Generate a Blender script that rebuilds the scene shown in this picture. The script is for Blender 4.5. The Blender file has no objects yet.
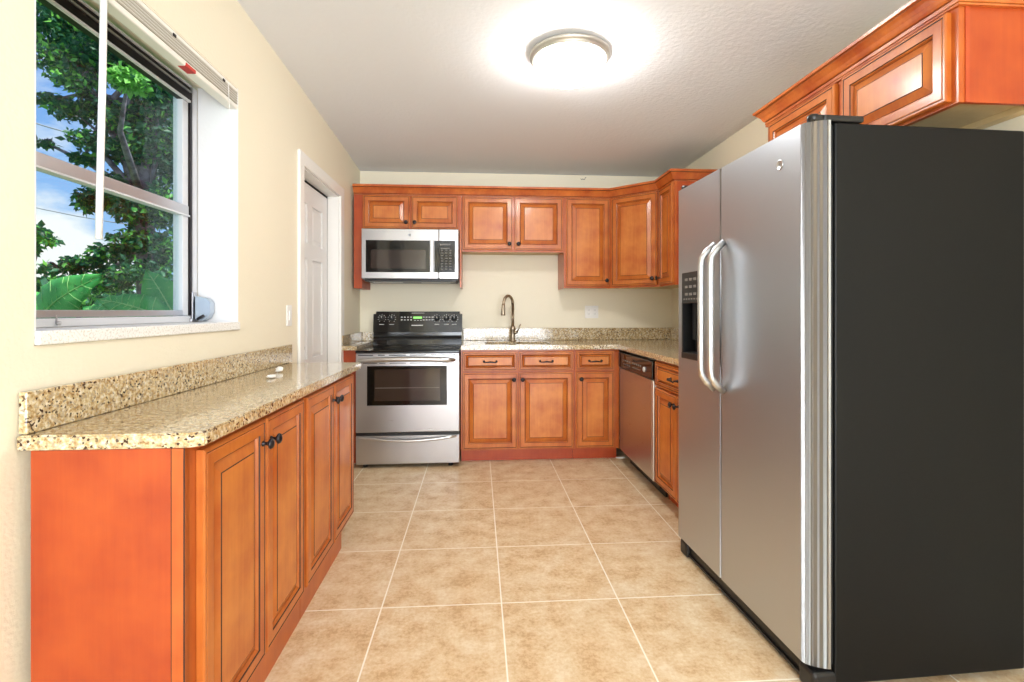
import bpy, bmesh, math, random
from mathutils import Vector, Matrix
C = bpy.context.scene
COL = C.collection
R = math.radians
PI = math.pi
random.seed(7)

# ------------------------------------------------------------------ camera, world, lights, exposure
F_PX, YAW, H = 494.8, 0.0692, 1.175
cam_d = bpy.data.cameras.new('camera'); cam = bpy.data.objects.new('camera', cam_d); COL.objects.link(cam)
cam.location = (0, 0, H); cam.rotation_euler = (PI/2, 0, -YAW)
cam_d.sensor_width = 36; cam_d.lens = 36*F_PX/1024; cam_d.shift_y = -30/1024
cam_d.clip_start = 0.02; cam_d.clip_end = 300
C.camera = cam

C.view_settings.view_transform = 'Standard'; C.view_settings.look = 'None'
C.view_settings.gamma = 1; C.view_settings.use_curve_mapping = False
C.view_settings.exposure = 0.67

W = bpy.data.worlds.new('sky'); C.world = W; W.use_nodes = True
nt = W.node_tree; nt.nodes.clear()
def nd(t, typ, **kw):
    n = t.nodes.new(typ)
    for k, v in kw.items():
        if k.startswith('i_'):
            key = k[2:]
            n.inputs[int(key) if key.isdigit() else key.replace('_', ' ')].default_value = v
        else: setattr(n, k, v)
    return n
out = nd(nt, 'ShaderNodeOutputWorld'); bg = nd(nt, 'ShaderNodeBackground')
tc = nd(nt, 'ShaderNodeTexCoord'); sep = nd(nt, 'ShaderNodeSeparateXYZ')
nt.links.new(tc.outputs['Generated'], sep.inputs[0])
gr = nd(nt, 'ShaderNodeValToRGB'); gr.color_ramp.elements[0].position = 0.0; gr.color_ramp.elements[0].color = (.42, .68, 1.0, 1)
gr.color_ramp.elements[1].position = 0.5; gr.color_ramp.elements[1].color = (.07, .25, .78, 1)
nt.links.new(sep.outputs['Z'], gr.inputs[0])
mp = nd(nt, 'ShaderNodeMapping'); mp.inputs['Scale'].default_value = (1, 1, 2.0); mp.inputs['Location'].default_value = (.35, .1, .0)
nt.links.new(tc.outputs['Generated'], mp.inputs[0])
ns = nd(nt, 'ShaderNodeTexNoise', i_Scale=3.2, i_Detail=7.0, i_Roughness=.55)
nt.links.new(mp.outputs[0], ns.inputs['Vector'])
cr = nd(nt, 'ShaderNodeValToRGB'); cr.color_ramp.elements[0].position = .49; cr.color_ramp.elements[1].position = .60
nt.links.new(ns.outputs['Fac'], cr.inputs[0])
mx = nd(nt, 'ShaderNodeMix', data_type='RGBA')
nt.links.new(cr.outputs[0], mx.inputs['Factor']); nt.links.new(gr.outputs[0], mx.inputs['A'])
mx.inputs['B'].default_value = (1.0, 1.0, 1.0, 1)
nt.links.new(mx.outputs['Result'], bg.inputs[0]); bg.inputs[1].default_value = .72
nt.links.new(bg.outputs[0], out.inputs[0])

def light(name, typ, loc, rot, energy, color=(1, 1, 1), **kw):
    d = bpy.data.lights.new(name, typ); d.energy = energy; d.color = color
    for k, v in kw.items(): setattr(d, k, v)
    o = bpy.data.objects.new(name, d); COL.objects.link(o); o.location = loc; o.rotation_euler = rot
    return o
# sun over the roof from the right, lights the garden only
light('sun', 'SUN', (3, 3, 8), (0, R(38), R(-20)), 5.0, (1, .96, .88), angle=R(1))
# added fill light at the unseen rear opening, brightens the whole room
light('added_fill_light', 'AREA', (.37, -2.75, 1.15), (R(120), 0, 0), 132, (.88, .94, 1), shape='RECTANGLE', size=2.4, size_y=1.9)

# ------------------------------------------------------------------ materials
def srgb(r, g, b):
    f = lambda c: (c/255/12.92 if c/255 <= .04045 else ((c/255+.055)/1.055)**2.4)
    return (f(r), f(g), f(b), 1)
M = {}
def mat(name, col, rough=.5, metal=0, coat=0, spec=.5, **kw):
    m = bpy.data.materials.new(name); m.use_nodes = True
    b = m.node_tree.nodes['Principled BSDF']
    b.inputs['Base Color'].default_value = col; b.inputs['Roughness'].default_value = rough
    b.inputs['Metallic'].default_value = metal; b.inputs['Coat Weight'].default_value = coat
    b.inputs['Specular IOR Level'].default_value = spec; b.inputs['Coat Roughness'].default_value = .12
    M[name] = m
    return m, m.node_tree, b
def ramp(t, stops):
    n = t.nodes.new('ShaderNodeValToRGB'); e = n.color_ramp.elements
    while len(e) < len(stops): e.new(.5)
    for i, (p, c) in enumerate(stops): e[i].position = p; e[i].color = c
    return n
def noise_col(t, b, stops, scale, detail=4, rough=.5, stretch=(1, 1, 1), coord='Object'):
    tc = t.nodes.new('ShaderNodeTexCoord'); mp = t.nodes.new('ShaderNodeMapping'); mp.inputs['Scale'].default_value = stretch
    n = nd(t, 'ShaderNodeTexNoise', i_Scale=scale, i_Detail=detail, i_Roughness=rough)
    r = ramp(t, stops)
    t.links.new(tc.outputs[coord], mp.inputs[0]); t.links.new(mp.outputs[0], n.inputs['Vector'])
    t.links.new(n.outputs['Fac'], r.inputs[0]); t.links.new(r.outputs[0], b.inputs['Base Color'])
    return mp, n, r
def bump(t, b, scale, strength, dist=.002, detail=4, stretch=(1, 1, 1), src=None):
    tc = t.nodes.new('ShaderNodeTexCoord'); mp = t.nodes.new('ShaderNodeMapping'); mp.inputs['Scale'].default_value = stretch
    n = nd(t, 'ShaderNodeTexNoise', i_Scale=scale, i_Detail=detail)
    bp = t.nodes.new('ShaderNodeBump'); bp.inputs['Strength'].default_value = strength; bp.inputs['Distance'].default_value = dist
    t.links.new(tc.outputs['Object'], mp.inputs[0]); t.links.new(mp.outputs[0], n.inputs['Vector'])
    t.links.new(n.outputs['Fac'], bp.inputs['Height']); t.links.new(bp.outputs[0], b.inputs['Normal'])
    return n, bp

m, t, b = mat('wall_paint', srgb(238, 230, 208), .6); bump(t, b, 90, .35, .003)
m, t, b = mat('wall_white', srgb(238, 238, 240), .6); bump(t, b, 60, .3, .003)
m, t, b = mat('ceiling_paint', srgb(228, 230, 234), .8); n, bp = bump(t, b, 48, .5, .005, 5)
m, t, b = mat('trim_paint', srgb(242, 240, 236), .35)
m, t, b = mat('door_paint', srgb(236, 236, 236), .35)
def wood(name, a, c, rough=.36, coat=.2):
    m, t, b = mat(name, a, rough, coat=coat)
    tc = t.nodes.new('ShaderNodeTexCoord')
    n1 = nd(t, 'ShaderNodeTexNoise', i_Scale=7.0, i_Detail=3.0); t.links.new(tc.outputs['Object'], n1.inputs['Vector'])
    mp = t.nodes.new('ShaderNodeMapping'); mp.inputs['Scale'].default_value = (30, 30, 1.6); t.links.new(tc.outputs['Object'], mp.inputs[0])
    n2 = nd(t, 'ShaderNodeTexNoise', i_Scale=2.2, i_Detail=5.0, i_Roughness=.6); t.links.new(mp.outputs[0], n2.inputs['Vector'])
    ad = nd(t, 'ShaderNodeMath', operation='MULTIPLY_ADD'); t.links.new(n2.outputs['Fac'], ad.inputs[0]); ad.inputs[1].default_value = .35
    t.links.new(n1.outputs['Fac'], ad.inputs[2])
    r = ramp(t, [(.45, a), (.95, c)]); t.links.new(ad.outputs[0], r.inputs[0]); t.links.new(r.outputs[0], b.inputs['Base Color'])
wood('wood_door', srgb(172, 82, 28), srgb(206, 122, 50))
wood('wood_panel', srgb(178, 88, 30), srgb(216, 136, 60))
wood('wood_frame', srgb(168, 74, 24), srgb(196, 102, 40))
wood('wood_side', srgb(158, 56, 14), srgb(184, 80, 26), .45, .1)
wood('wood_crown', srgb(164, 68, 24), srgb(212, 120, 52))
wood('wood_red', srgb(168, 60, 22), srgb(192, 82, 36))
wood('wood_under', srgb(206, 178, 128), srgb(222, 198, 150), .6, 0)
mat('glaze', srgb(54, 24, 12), .5)
mat('bronze', srgb(52, 50, 54), .3, .7)
m, t, b = mat('faucet_metal', srgb(176, 162, 142), .34, 1)
mat('black_gloss', srgb(11, 10, 10), .09, 0, .12)
mat('black_plastic', srgb(24, 24, 25), .38)
mat('dark_void', srgb(6, 6, 6), .7)
m, t, b = mat('fridge_side', srgb(13, 14, 14), .5, spec=.22); n, bp = bump(t, b, 600, .25, .001, 2)
m, t, b = mat('dark_glass', srgb(48, 38, 34), .05, 0, .5)
mat('marking', srgb(206, 206, 204), .5)
mat('marking_dim', srgb(120, 116, 112), .5)
mat('plate_white', srgb(244, 243, 240), .3)
mat('red_label', srgb(196, 40, 26), .5)
mat('blind_white', srgb(238, 236, 228), .4)
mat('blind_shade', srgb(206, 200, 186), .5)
mat('rubber', srgb(20, 20, 20), .7)
def steel(name, col, rough, stretch, amt=.12):
    m, t, b = mat(name, col, rough, 1)
    tc = t.nodes.new('ShaderNodeTexCoord'); mp = t.nodes.new('ShaderNodeMapping'); mp.inputs['Scale'].default_value = stretch
    n = nd(t, 'ShaderNodeTexNoise', i_Scale=6.0, i_Detail=4.0)
    t.links.new(tc.outputs['Object'], mp.inputs[0]); t.links.new(mp.outputs[0], n.inputs['Vector'])
    mr = nd(t, 'ShaderNodeMapRange'); mr.inputs['To Min'].default_value = rough-amt*.5; mr.inputs['To Max'].default_value = rough+amt*.5
    t.links.new(n.outputs['Fac'], mr.inputs['Value']); t.links.new(mr.outputs[0], b.inputs['Roughness'])
    bp = t.nodes.new('ShaderNodeBump'); bp.inputs['Strength'].default_value = .06; bp.inputs['Distance'].default_value = .001
    t.links.new(n.outputs['Fac'], bp.inputs['Height']); t.links.new(bp.outputs[0], b.inputs['Normal'])
steel('steel_fridge', srgb(190, 196, 204), .38, (1, 1, 60), .06)
steel('steel', srgb(190, 189, 190), .3, (1, 1, 60))
steel('steel_bright', srgb(206, 205, 204), .3, (1, 1, 20), .05)
steel('aluminium', srgb(196, 196, 200), .4, (1, 60, 1))
steel('aluminium_dark', srgb(58, 54, 56), .45, (1, 60, 1))
mat('frame_white', srgb(216, 218, 224), .4)
mat('operator_grey', srgb(178, 190, 204), .4, .3)

# granite
m, t, b = mat('granite', srgb(214, 190, 140), .12, coat=.55)
tc = t.nodes.new('ShaderNodeTexCoord')
n1 = nd(t, 'ShaderNodeTexNoise', i_Scale=78.0, i_Detail=5.0, i_Roughness=.65); t.links.new(tc.outputs['Object'], n1.inputs['Vector'])
r1 = ramp(t, [(.30, srgb(120, 86, 46)), (.43, srgb(182, 152, 104)), (.54, srgb(212, 194, 154)), (.68, srgb(234, 228, 212))]); t.links.new(n1.outputs['Fac'], r1.inputs[0])
v1 = nd(t, 'ShaderNodeTexVoronoi', i_Scale=180.0); t.links.new(tc.outputs['Object'], v1.inputs['Vector'])
s1 = nd(t, 'ShaderNodeSeparateColor'); t.links.new(v1.outputs['Color'], s1.inputs[0])
r2 = ramp(t, [(.0, (1, 1, 1, 1)), (.15, (1, 1, 1, 1)), (.19, (0, 0, 0, 1)), (1, (0, 0, 0, 1))]); t.links.new(s1.outputs[0], r2.inputs[0])
n2 = nd(t, 'ShaderNodeTexNoise', i_Scale=24.0, i_Detail=3.0); t.links.new(tc.outputs['Object'], n2.inputs['Vector'])
r3 = ramp(t, [(.34, (0, 0, 0, 1)), (.50, (1, 1, 1, 1))]); t.links.new(n2.outputs['Fac'], r3.inputs[0])
mu = nd(t, 'ShaderNodeMath', operation='MULTIPLY'); t.links.new(r2.outputs[0], mu.inputs[0]); t.links.new(r3.outputs[0], mu.inputs[1])
mxa = nd(t, 'ShaderNodeMix', data_type='RGBA'); t.links.new(mu.outputs[0], mxa.inputs['Factor']); t.links.new(r1.outputs[0], mxa.inputs['A']); mxa.inputs['B'].default_value = srgb(66, 42, 28)
r4 = ramp(t, [(.0, (0, 0, 0, 1)), (.80, (0, 0, 0, 1)), (.83, (1, 1, 1, 1))]); t.links.new(s1.outputs[1], r4.inputs[0])
mxb = nd(t, 'ShaderNodeMix', data_type='RGBA'); mh = nd(t, 'ShaderNodeMath', operation='MULTIPLY'); mh.inputs[1].default_value = .6
t.links.new(r4.outputs[0], mh.inputs[0]); t.links.new(mh.outputs[0], mxb.inputs['Factor']); t.links.new(mxa.outputs['Result'], mxb.inputs['A']); mxb.inputs['B'].default_value = srgb(172, 160, 140)
t.links.new(mxb.outputs['Result'], b.inputs['Base Color'])
m, t, b = mat('sill_stone', srgb(236, 232, 226), .35)
noise_col(t, b, [(.34, srgb(214, 210, 202)), (.5, srgb(244, 243, 240))], 160, 3)

# floor tiles
TILE, TX, TY = .475, -.3795, 1.9885
m, t, b = mat('floor_tile', srgb(214, 188, 150), .42)
tc = t.nodes.new('ShaderNodeTexCoord'); mp = t.nodes.new('ShaderNodeMapping'); mp.vector_type = 'POINT'
mp.inputs['Location'].default_value = (-TX + 10*TILE, -TY + 10*TILE, 0)
t.links.new(tc.outputs['Object'], mp.inputs[0])
bk = nd(t, 'ShaderNodeTexBrick', offset=0.0, squash=1.0, i_Scale=1.0); bk.inputs['Mortar Size'].default_value = .0034; bk.inputs['Mortar Smooth'].default_value = .3
bk.inputs['Brick Width'].default_value = TILE; bk.inputs['Row Height'].default_value = TILE; bk.inputs['Bias'].default_value = 0
t.links.new(mp.outputs[0], bk.inputs['Vector'])
n1 = nd(t, 'ShaderNodeTexNoise', i_Scale=9.0, i_Detail=8.0, i_Roughness=.68); t.links.new(tc.outputs['Object'], n1.inputs['Vector'])
n3 = nd(t, 'ShaderNodeTexNoise', i_Scale=70.0, i_Detail=4.0, i_Roughness=.7); t.links.new(tc.outputs['Object'], n3.inputs['Vector'])
av = nd(t, 'ShaderNodeMath', operation='MULTIPLY_ADD'); av.inputs[1].default_value = .55; t.links.new(n3.outputs['Fac'], av.inputs[0]); sb_ = nd(t, 'ShaderNodeMath', operation='SUBTRACT'); sb_.inputs[1].default_value = .275; t.links.new(n1.outputs['Fac'], sb_.inputs[0]); t.links.new(sb_.outputs[0], av.inputs[2])
r1 = ramp(t, [(.34, srgb(194, 158, 116)), (.45, srgb(212, 182, 142)), (.56, srgb(220, 196, 160)), (.68, srgb(228, 210, 182))]); t.links.new(av.outputs[0], r1.inputs[0])
mxa = nd(t, 'ShaderNodeMix', data_type='RGBA'); t.links.new(bk.outputs['Fac'], mxa.inputs['Factor']); t.links.new(r1.outputs[0], mxa.inputs['A']); mxa.inputs['B'].default_value = srgb(244, 236, 220)
t.links.new(mxa.outputs['Result'], b.inputs['Base Color'])
bp = t.nodes.new('ShaderNodeBump'); bp.inputs['Strength'].default_value = .3; bp.inputs['Distance'].default_value = .002; bp.invert = True
t.links.new(bk.outputs['Fac'], bp.inputs['Height']); t.links.new(bp.outputs[0], b.inputs['Normal'])

# window glass: clear with fresnel reflection
m = bpy.data.materials.new('window_glass'); m.use_nodes = True; t = m.node_tree; t.nodes.clear()
o = nd(t, 'ShaderNodeOutputMaterial'); tr = nd(t, 'ShaderNodeBsdfTransparent'); gl = nd(t, 'ShaderNodeBsdfGlossy', i_Roughness=.02)
lw = nd(t, 'ShaderNodeLayerWeight'); pw_ = nd(t, 'ShaderNodeMath', operation='POWER'); pw_.inputs[1].default_value = 5; t.links.new(lw.outputs['Facing'], pw_.inputs[0])
fr = nd(t, 'ShaderNodeMath', operation='MULTIPLY_ADD'); fr.inputs[1].default_value = .45; fr.inputs[2].default_value = .02; t.links.new(pw_.outputs[0], fr.inputs[0]); ms = nd(t, 'ShaderNodeMixShader')
tr.inputs[0].default_value = (.93, .97, .96, 1)
t.links.new(fr.outputs[0], ms.inputs[0]); t.links.new(tr.outputs[0], ms.inputs[1]); t.links.new(gl.outputs[0], ms.inputs[2]); t.links.new(ms.outputs[0], o.inputs[0])
M['window_glass'] = m
# lamp glass
m, t, b = mat('lamp_glass', (1, .98, .95, 1), .4); b.inputs['Emission Color'].default_value = (1, .98, .95, 1); b.inputs['Emission Strength'].default_value = 38
m, t, b = mat('display_green', srgb(30, 60, 30), .4); b.inputs['Emission Color'].default_value = (.35, 1, .2, 1); b.inputs['Emission Strength'].default_value = .8
mat('lamp_metal', srgb(190, 186, 178), .35, .6)
# garden
def leafmat(name, a, c, scale=3):
    m, t, b = mat(name, a, .5); noise_col(t, b, [(.35, a), (.65, c)], scale, 3)
    b.inputs['Subsurface Weight'].default_value = 0
    tl = nd(t, 'ShaderNodeBsdfTranslucent'); tl.inputs[0].default_value = c; ms = nd(t, 'ShaderNodeMixShader'); ms.inputs[0].default_value = .3
    o = [n for n in t.nodes if n.type == 'OUTPUT_MATERIAL'][0]
    t.links.new(b.outputs[0], ms.inputs[1]); t.links.new(tl.outputs[0], ms.inputs[2]); t.links.new(ms.outputs[0], o.inputs[0])
leafmat('leaf_dark', srgb(22, 70, 52), srgb(48, 112, 74))
leafmat('leaf_mid', srgb(60, 140, 60), srgb(128, 196, 84))
leafmat('leaf_big', srgb(56, 158, 78), srgb(104, 200, 100), 7)
leafmat('leaf_vein', srgb(150, 214, 130), srgb(180, 230, 150), 7)
m, t, b = mat('bark', srgb(112, 100, 110), .9); noise_col(t, b, [(.35, srgb(74, 62, 70)), (.65, srgb(140, 128, 140))], 12, 6)
m, t, b = mat('grass', srgb(80, 130, 50), .9); noise_col(t, b, [(.35, srgb(56, 100, 40)), (.65, srgb(110, 156, 66))], 5, 6)
m, t, b = mat('stucco', srgb(226, 224, 224), .8); bump(t, b, 70, .8, .01)
mat('cable', srgb(150, 150, 158), .6)

# ------------------------------------------------------------------ mesh builder
class MB:
    def __init__(s): s.v = []; s.f = []; s.m = []; s.s = []; s.mats = []
    def mi(s, name):
        if name not in s.mats: s.mats.append(name)
        return s.mats.index(name)
    def add(s, vs, fs, m, smooth=False, T=None):
        o = len(s.v); k = s.mi(m)
        s.v += [tuple(T @ Vector(p)) if T else tuple(p) for p in vs]
        for f in fs: s.f.append([i+o for i in f]); s.m.append(k); s.s.append(smooth)
        return s
    def box(s, x0, x1, y0, y1, z0, z1, m, bev=0, seg=2, T=None):
        x0, x1 = min(x0, x1), max(x0, x1); y0, y1 = min(y0, y1), max(y0, y1); z0, z1 = min(z0, z1), max(z0, z1)
        if bev <= 0:
            vs = [(x, y, z) for z in (z0, z1) for y in (y0, y1) for x in (x0, x1)]
            return s.add(vs, [(0, 2, 3, 1), (4, 5, 7, 6), (0, 1, 5, 4), (2, 6, 7, 3), (0, 4, 6, 2), (1, 3, 7, 5)], m, False, T)
        bm = bmesh.new(); bmesh.ops.create_cube(bm, size=1)
        for v in bm.verts: v.co = Vector(((x0+x1)/2+v.co.x*(x1-x0), (y0+y1)/2+v.co.y*(y1-y0), (z0+z1)/2+v.co.z*(z1-z0)))
        bmesh.ops.bevel(bm, geom=bm.edges[:], offset=min(bev, .49*min(x1-x0, y1-y0, z1-z0)), segments=seg, profile=.5, affect='EDGES')
        return s.bm(bm, m, T)
    def bm(s, bm, m, T=None, smooth=False):
        bm.verts.ensure_lookup_table(); bm.verts.index_update()
        s.add([v.co.copy() for v in bm.verts], [[v.index for v in f.verts] for f in bm.faces], m, smooth, T); bm.free(); return s
    def prism(s, poly, z0, z1, m, T=None):
        n = len(poly); vs = [(x, y, z0) for x, y in poly]+[(x, y, z1) for x, y in poly]
        fs = [list(range(n))[::-1], list(range(n, 2*n))]+[(i, (i+1) % n, (i+1) % n+n, i+n) for i in range(n)]
        return s.add(vs, fs, m, False, T)
    def lathe(s, prof, m, T=None, n=24, smooth=True):   # prof: (r, z) about local z
        vs = []; fs = []
        for r, z in prof:
            for k in range(n): a = 2*PI*k/n; vs.append((r*math.cos(a), r*math.sin(a), z))
        for i in range(len(prof)-1):
            for k in range(n): fs.append((i*n+k, i*n+(k+1) % n, (i+1)*n+(k+1) % n, (i+1)*n+k))
        if prof[0][0] > 1e-5: fs.append(list(range(n))[::-1])
        if prof[-1][0] > 1e-5: fs.append([(len(prof)-1)*n+k for k in range(n)])
        return s.add(vs, fs, m, smooth, T)
    def tube(s, pts, rad, m, n=12, T=None, flat=1.0, smooth=True, up=None):
        pts = [Vector(p) for p in pts]; rs = rad if isinstance(rad, (list, tuple)) else [rad]*len(pts)
        vs = []; fs = []; prev = None
        for i, p in enumerate(pts):
            d = (pts[min(i+1, len(pts)-1)]-pts[max(i-1, 0)]).normalized()
            if prev is None:
                a = Vector(up) if up else (Vector((0, 0, 1)) if abs(d.z) < .9 else Vector((1, 0, 0)))
                u = (a-d*a.dot(d)).normalized()
            else: u = (prev-d*prev.dot(d)).normalized()
            prev = u; w = d.cross(u)
            for k in range(n): q = 2*PI*k/n; vs.append(p+u*math.cos(q)*rs[i]+w*math.sin(q)*rs[i]*flat)
        for i in range(len(pts)-1):
            for k in range(n): fs.append((i*n+k, i*n+(k+1) % n, (i+1)*n+(k+1) % n, (i+1)*n+k))
        fs.append(list(range(n))[::-1]); fs.append([(len(pts)-1)*n+k for k in range(n)])
        return s.add(vs, fs, m, smooth, T)
    def build(s, name, parent=None, label=None, loc=(0, 0, 0)):
        me = bpy.data.meshes.new(name); me.from_pydata(s.v, [], s.f)
        for k in s.mats: me.materials.append(M[k])
        me.polygons.foreach_set('material_index', s.m); me.polygons.foreach_set('use_smooth', s.s)
        bm = bmesh.new(); bm.from_mesh(me); bmesh.ops.recalc_face_normals(bm, faces=bm.faces[:]); bm.to_mesh(me); bm.free()
        me.update()
        o = bpy.data.objects.new(name, me); COL.objects.link(o); o.location = loc
        if parent: o.parent = parent
        if label: o['label'] = label
        return o
def thing(name, label, cat, loc=(0, 0, 0), rz=0, group=None):
    o = bpy.data.objects.new(name, None); COL.objects.link(o); o.empty_display_size = .05
    o.location = loc; o.rotation_euler = (0, 0, rz); return tag(o, label, cat, group)
def tag(o, label, cat, group=None):
    o['label'] = label; o['category'] = cat
    if group: o['group'] = group
    return o
def struct(o): o['kind'] = 'structure'; return o
def text_mesh(body, size, m, T, parent, name='marking', align='CENTER'):
    cu = bpy.data.curves.new(name, 'FONT'); cu.body = body; cu.size = size; cu.align_x = align; cu.align_y = 'CENTER'; cu.extrude = .0003
    o = bpy.data.objects.new(name, cu); COL.objects.link(o)
    dg = bpy.context.evaluated_depsgraph_get(); me = bpy.data.meshes.new_from_object(o.evaluated_get(dg))
    bpy.data.objects.remove(o); me.materials.clear(); me.materials.append(M[m]); me.transform(T)
    q = bpy.data.objects.new(name, me); COL.objects.link(q); q.parent = parent; return q
FRONT = Matrix.Rotation(PI/2, 4, 'X')     # text plane -> facing local -y
def at(x, y, z): return Matrix.Translation((x, y, z))

# ------------------------------------------------------------------ room shell
XL, XR, YB, YR = -1.035, 1.785, 4.45, -2.6
XO = -1.288
def ceil_z(x, y):
    pts = [(-3, 2.54), (1.2, 2.54), (2.2, 2.516), (2.97, 2.489), (3.97, 2.442), (4.45, 2.41), (6, 2.33)]
    for (a, za), (b_, zb) in zip(pts, pts[1:]):
        if a <= y <= b_: zl = za+(zb-za)*(y-a)/(b_-a)
    k = (x-XL)/(XR-XL); return zl*(1-k)+2.41*k
struct(MB().box(XO-.0, XR+.15, YR-.2, YB+.15, -.12, 0, 'floor_tile').build('floor'))
# ceiling, gently uneven slab
g = MB(); nx, ny = 14, 40; xs = [XL-.3+i*(XR-XL+.45)/nx for i in range(nx+1)]; ys = [YR-.2+j*(YB-YR+.35)/ny for j in range(ny+1)]
vs = [(x, y, ceil_z(x, y)) for y in ys for x in xs]; q = len(vs); vs += [(x, y, 2.75) for y in (ys[0], ys[-1]) for x in (xs[0], xs[-1])]
fs = [(j*(nx+1)+i, (j+1)*(nx+1)+i, (j+1)*(nx+1)+i+1, j*(nx+1)+i+1) for j in range(ny) for i in range(nx)]
fs += [(q, q+1, q+3, q+2), [i for i in range(nx+1)]+[q+1, q], [ny*(nx+1)+i for i in range(nx+1)][::-1]+[q+2, q+3],
       [j*(nx+1) for j in range(ny+1)][::-1]+[q, q+2], [j*(nx+1)+nx for j in range(ny+1)]+[q+3, q+1]]
struct(g.add(vs, fs, 'ceiling_paint', True).build('ceiling'))
# left wall with window and door openings
WY0, WY1, WZ0, WZ1 = 1.232, 2.222, 1.128, 2.14
DY0, DY1, DZ = 2.99, 3.78, 2.037
g = MB()
for y0, y1, z0, z1 in ((YR, WY0, 0, 2.6), (WY0, WY1, 0, WZ0-.035), (WY0, WY1, WZ1, 2.6), (WY1, DY0, 0, 2.6), (DY0, DY1, DZ, 2.6), (DY1, YB, 0, 2.6)):
    g.box(XO, XL, y0, y1, z0, z1, 'wall_paint')
struct(g.build('wall_left'))
struct(MB().box(XO, XR+.15, YB, YB+.15, 0, 2.6, 'wall_paint').build('wall_back'))
struct(MB().box(XR, XR+.15, YR, YB, 0, 2.6, 'wall_paint').build('wall_right'))
g = MB()
for x0, x1, z0, z1 in ((XO, -.85, 0, 2.6), (-.85, 1.6, 2.2, 2.6), (1.6, XR+.15, 0, 2.6)): g.box(x0, x1, YR-.15, YR, z0, z1, 'wall_paint')
struct(g.build('wall_rear'))
# white plaster reveal of the window: far jamb, head, near jamb
g = MB()
g.box(-1.20, XL-.001, WY1-.006, WY1, WZ0, WZ1, 'wall_white'); g.box(-1.20, XL-.001, WY0, WY0+.006, WZ0, WZ1, 'wall_white')
g.box(-1.20, XL-.001, WY0+.006, WY1-.006, WZ1-.006, WZ1, 'wall_paint')
struct(g.build('trim_1'))
g = MB(); g.box(XO, -1.262, WY1-.03, WY1-.0, WZ0, WZ1, 'stucco'); g.box(XO, -1.262, WY0, WY0+.02, WZ0, WZ1, 'stucco')
struct(g.build('trim_2'))
# stone sill
struct(MB().box(-1.262, XL+.010, WY0+.002, WY1-.002, WZ0-.034, WZ0, 'sill_stone', .004).build('trim_3'))

# window_1
wr = bpy.data.objects.new('window_1', None); COL.objects.link(wr); wr.location = (-1.2, WY0, WZ0); struct(wr)
WW = WY1-WY0; FZ = 2.12-WZ0
g = MB()
g.box(-.06, 0, WW-.05, WW-.008, 0.001, FZ, 'frame_white', .003); g.box(-.06, 0, .008, .05, 0.001, FZ, 'frame_white', .003)
g.box(-.012, 0, WW-.052, WW-.044, .02, FZ, 'aluminium'); g.box(-.03, .001, WW-.066, WW-.052, .03, FZ-.03, 'aluminium_dark')
g.box(-.06, 0, .05, WW-.05, .001, .026, 'frame_white', .003)
g.build('outer_frame', wr)
g = MB(); g.box(-.035, .002, .05, WW-.0665, 2.052-WZ0, FZ, 'aluminium_dark'); g.box(-.004, .006, .05, WW-.07, 2.044-WZ0, 2.052-WZ0, 'frame_white'); g.box(-.032, -.004, .05, WW-.07, 2.046-WZ0, 2.052-WZ0, 'aluminium_dark')
g.box(-.02, .01, .05, WW-.07, FZ-.012, FZ-.006, 'frame_white'); g.box(-.02, .008, .05, WW-.07, 2.085-WZ0, 2.091-WZ0, 'aluminium')
g.build('head_track', wr)
z_m0, z_m1 = 1.573-WZ0, 1.612-WZ0
g = MB()
g.box(-.035, -.006, WW-.106, WW-.067, .028, 2.045-WZ0, 'frame_white', .002); g.box(-.035, -.006, .05, .08, .028, 2.045-WZ0, 'frame_white', .002)
g.box(-.035, -.004, .08, WW-.106, .028, .05, 'aluminium', .002); g.build('sash_frame', wr)
g = MB(); g.box(-.04, 0, .08, WW-.072, z_m0, z_m1, 'aluminium', .003); g.box(-.03, .004, .08, WW-.072, z_m0-.006, z_m0, 'frame_white'); g.build('meeting_rail', wr)
MB().box(-.024, -.020, .08, WW-.106, .05, z_m0, 'window_glass').build('lower_pane', wr)
MB().box(-.030, -.026, .08, WW-.106, z_m1, 2.045-WZ0, 'window_glass').build('upper_pane', wr)
g = MB(); g.box(.0, .003, .264, .268, .014, .034, 'aluminium', .001); g.lathe([(.0, 0), (.006, 0), (.006, .008), (0, .01)], 'aluminium', T=at(.003, .266, .012)@Matrix.Rotation(PI/2, 4, 'Y'), n=10); g.build('sash_latch', wr)

# window operator box on the far jamb
op = thing('window_operator', 'small blue grey crank operator box fixed beside the window frame above the sill', 'window operator', (-1.16, 2.19, WZ0+.001))
g = MB(); poly = [(-.026, .012), (.0, .004), (.022, .016), (.034, .04), (.034, .082), (.018, .1), (-.026, .108)]
T_ = Matrix.Rotation(PI/2, 4, 'X'); g.prism(poly, -.014, .02, 'operator_grey', T=T_)
g.build('housing', op)
MB().box(-.036, -.031, -.03, .006, .0, .125, 'aluminium', .001).build('mounting_bracket', op)
g = MB(); g.box(-.05, -.03, -.04, -.02, .0, .016, 'aluminium', .003); g.lathe([(.006, 0), (.006, .03), (.0, .032)], 'bronze', T=at(-.01, -.034, .012)@Matrix.Rotation(R(60), 4, 'Y'), n=12); g.build('crank_stub', op)

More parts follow.
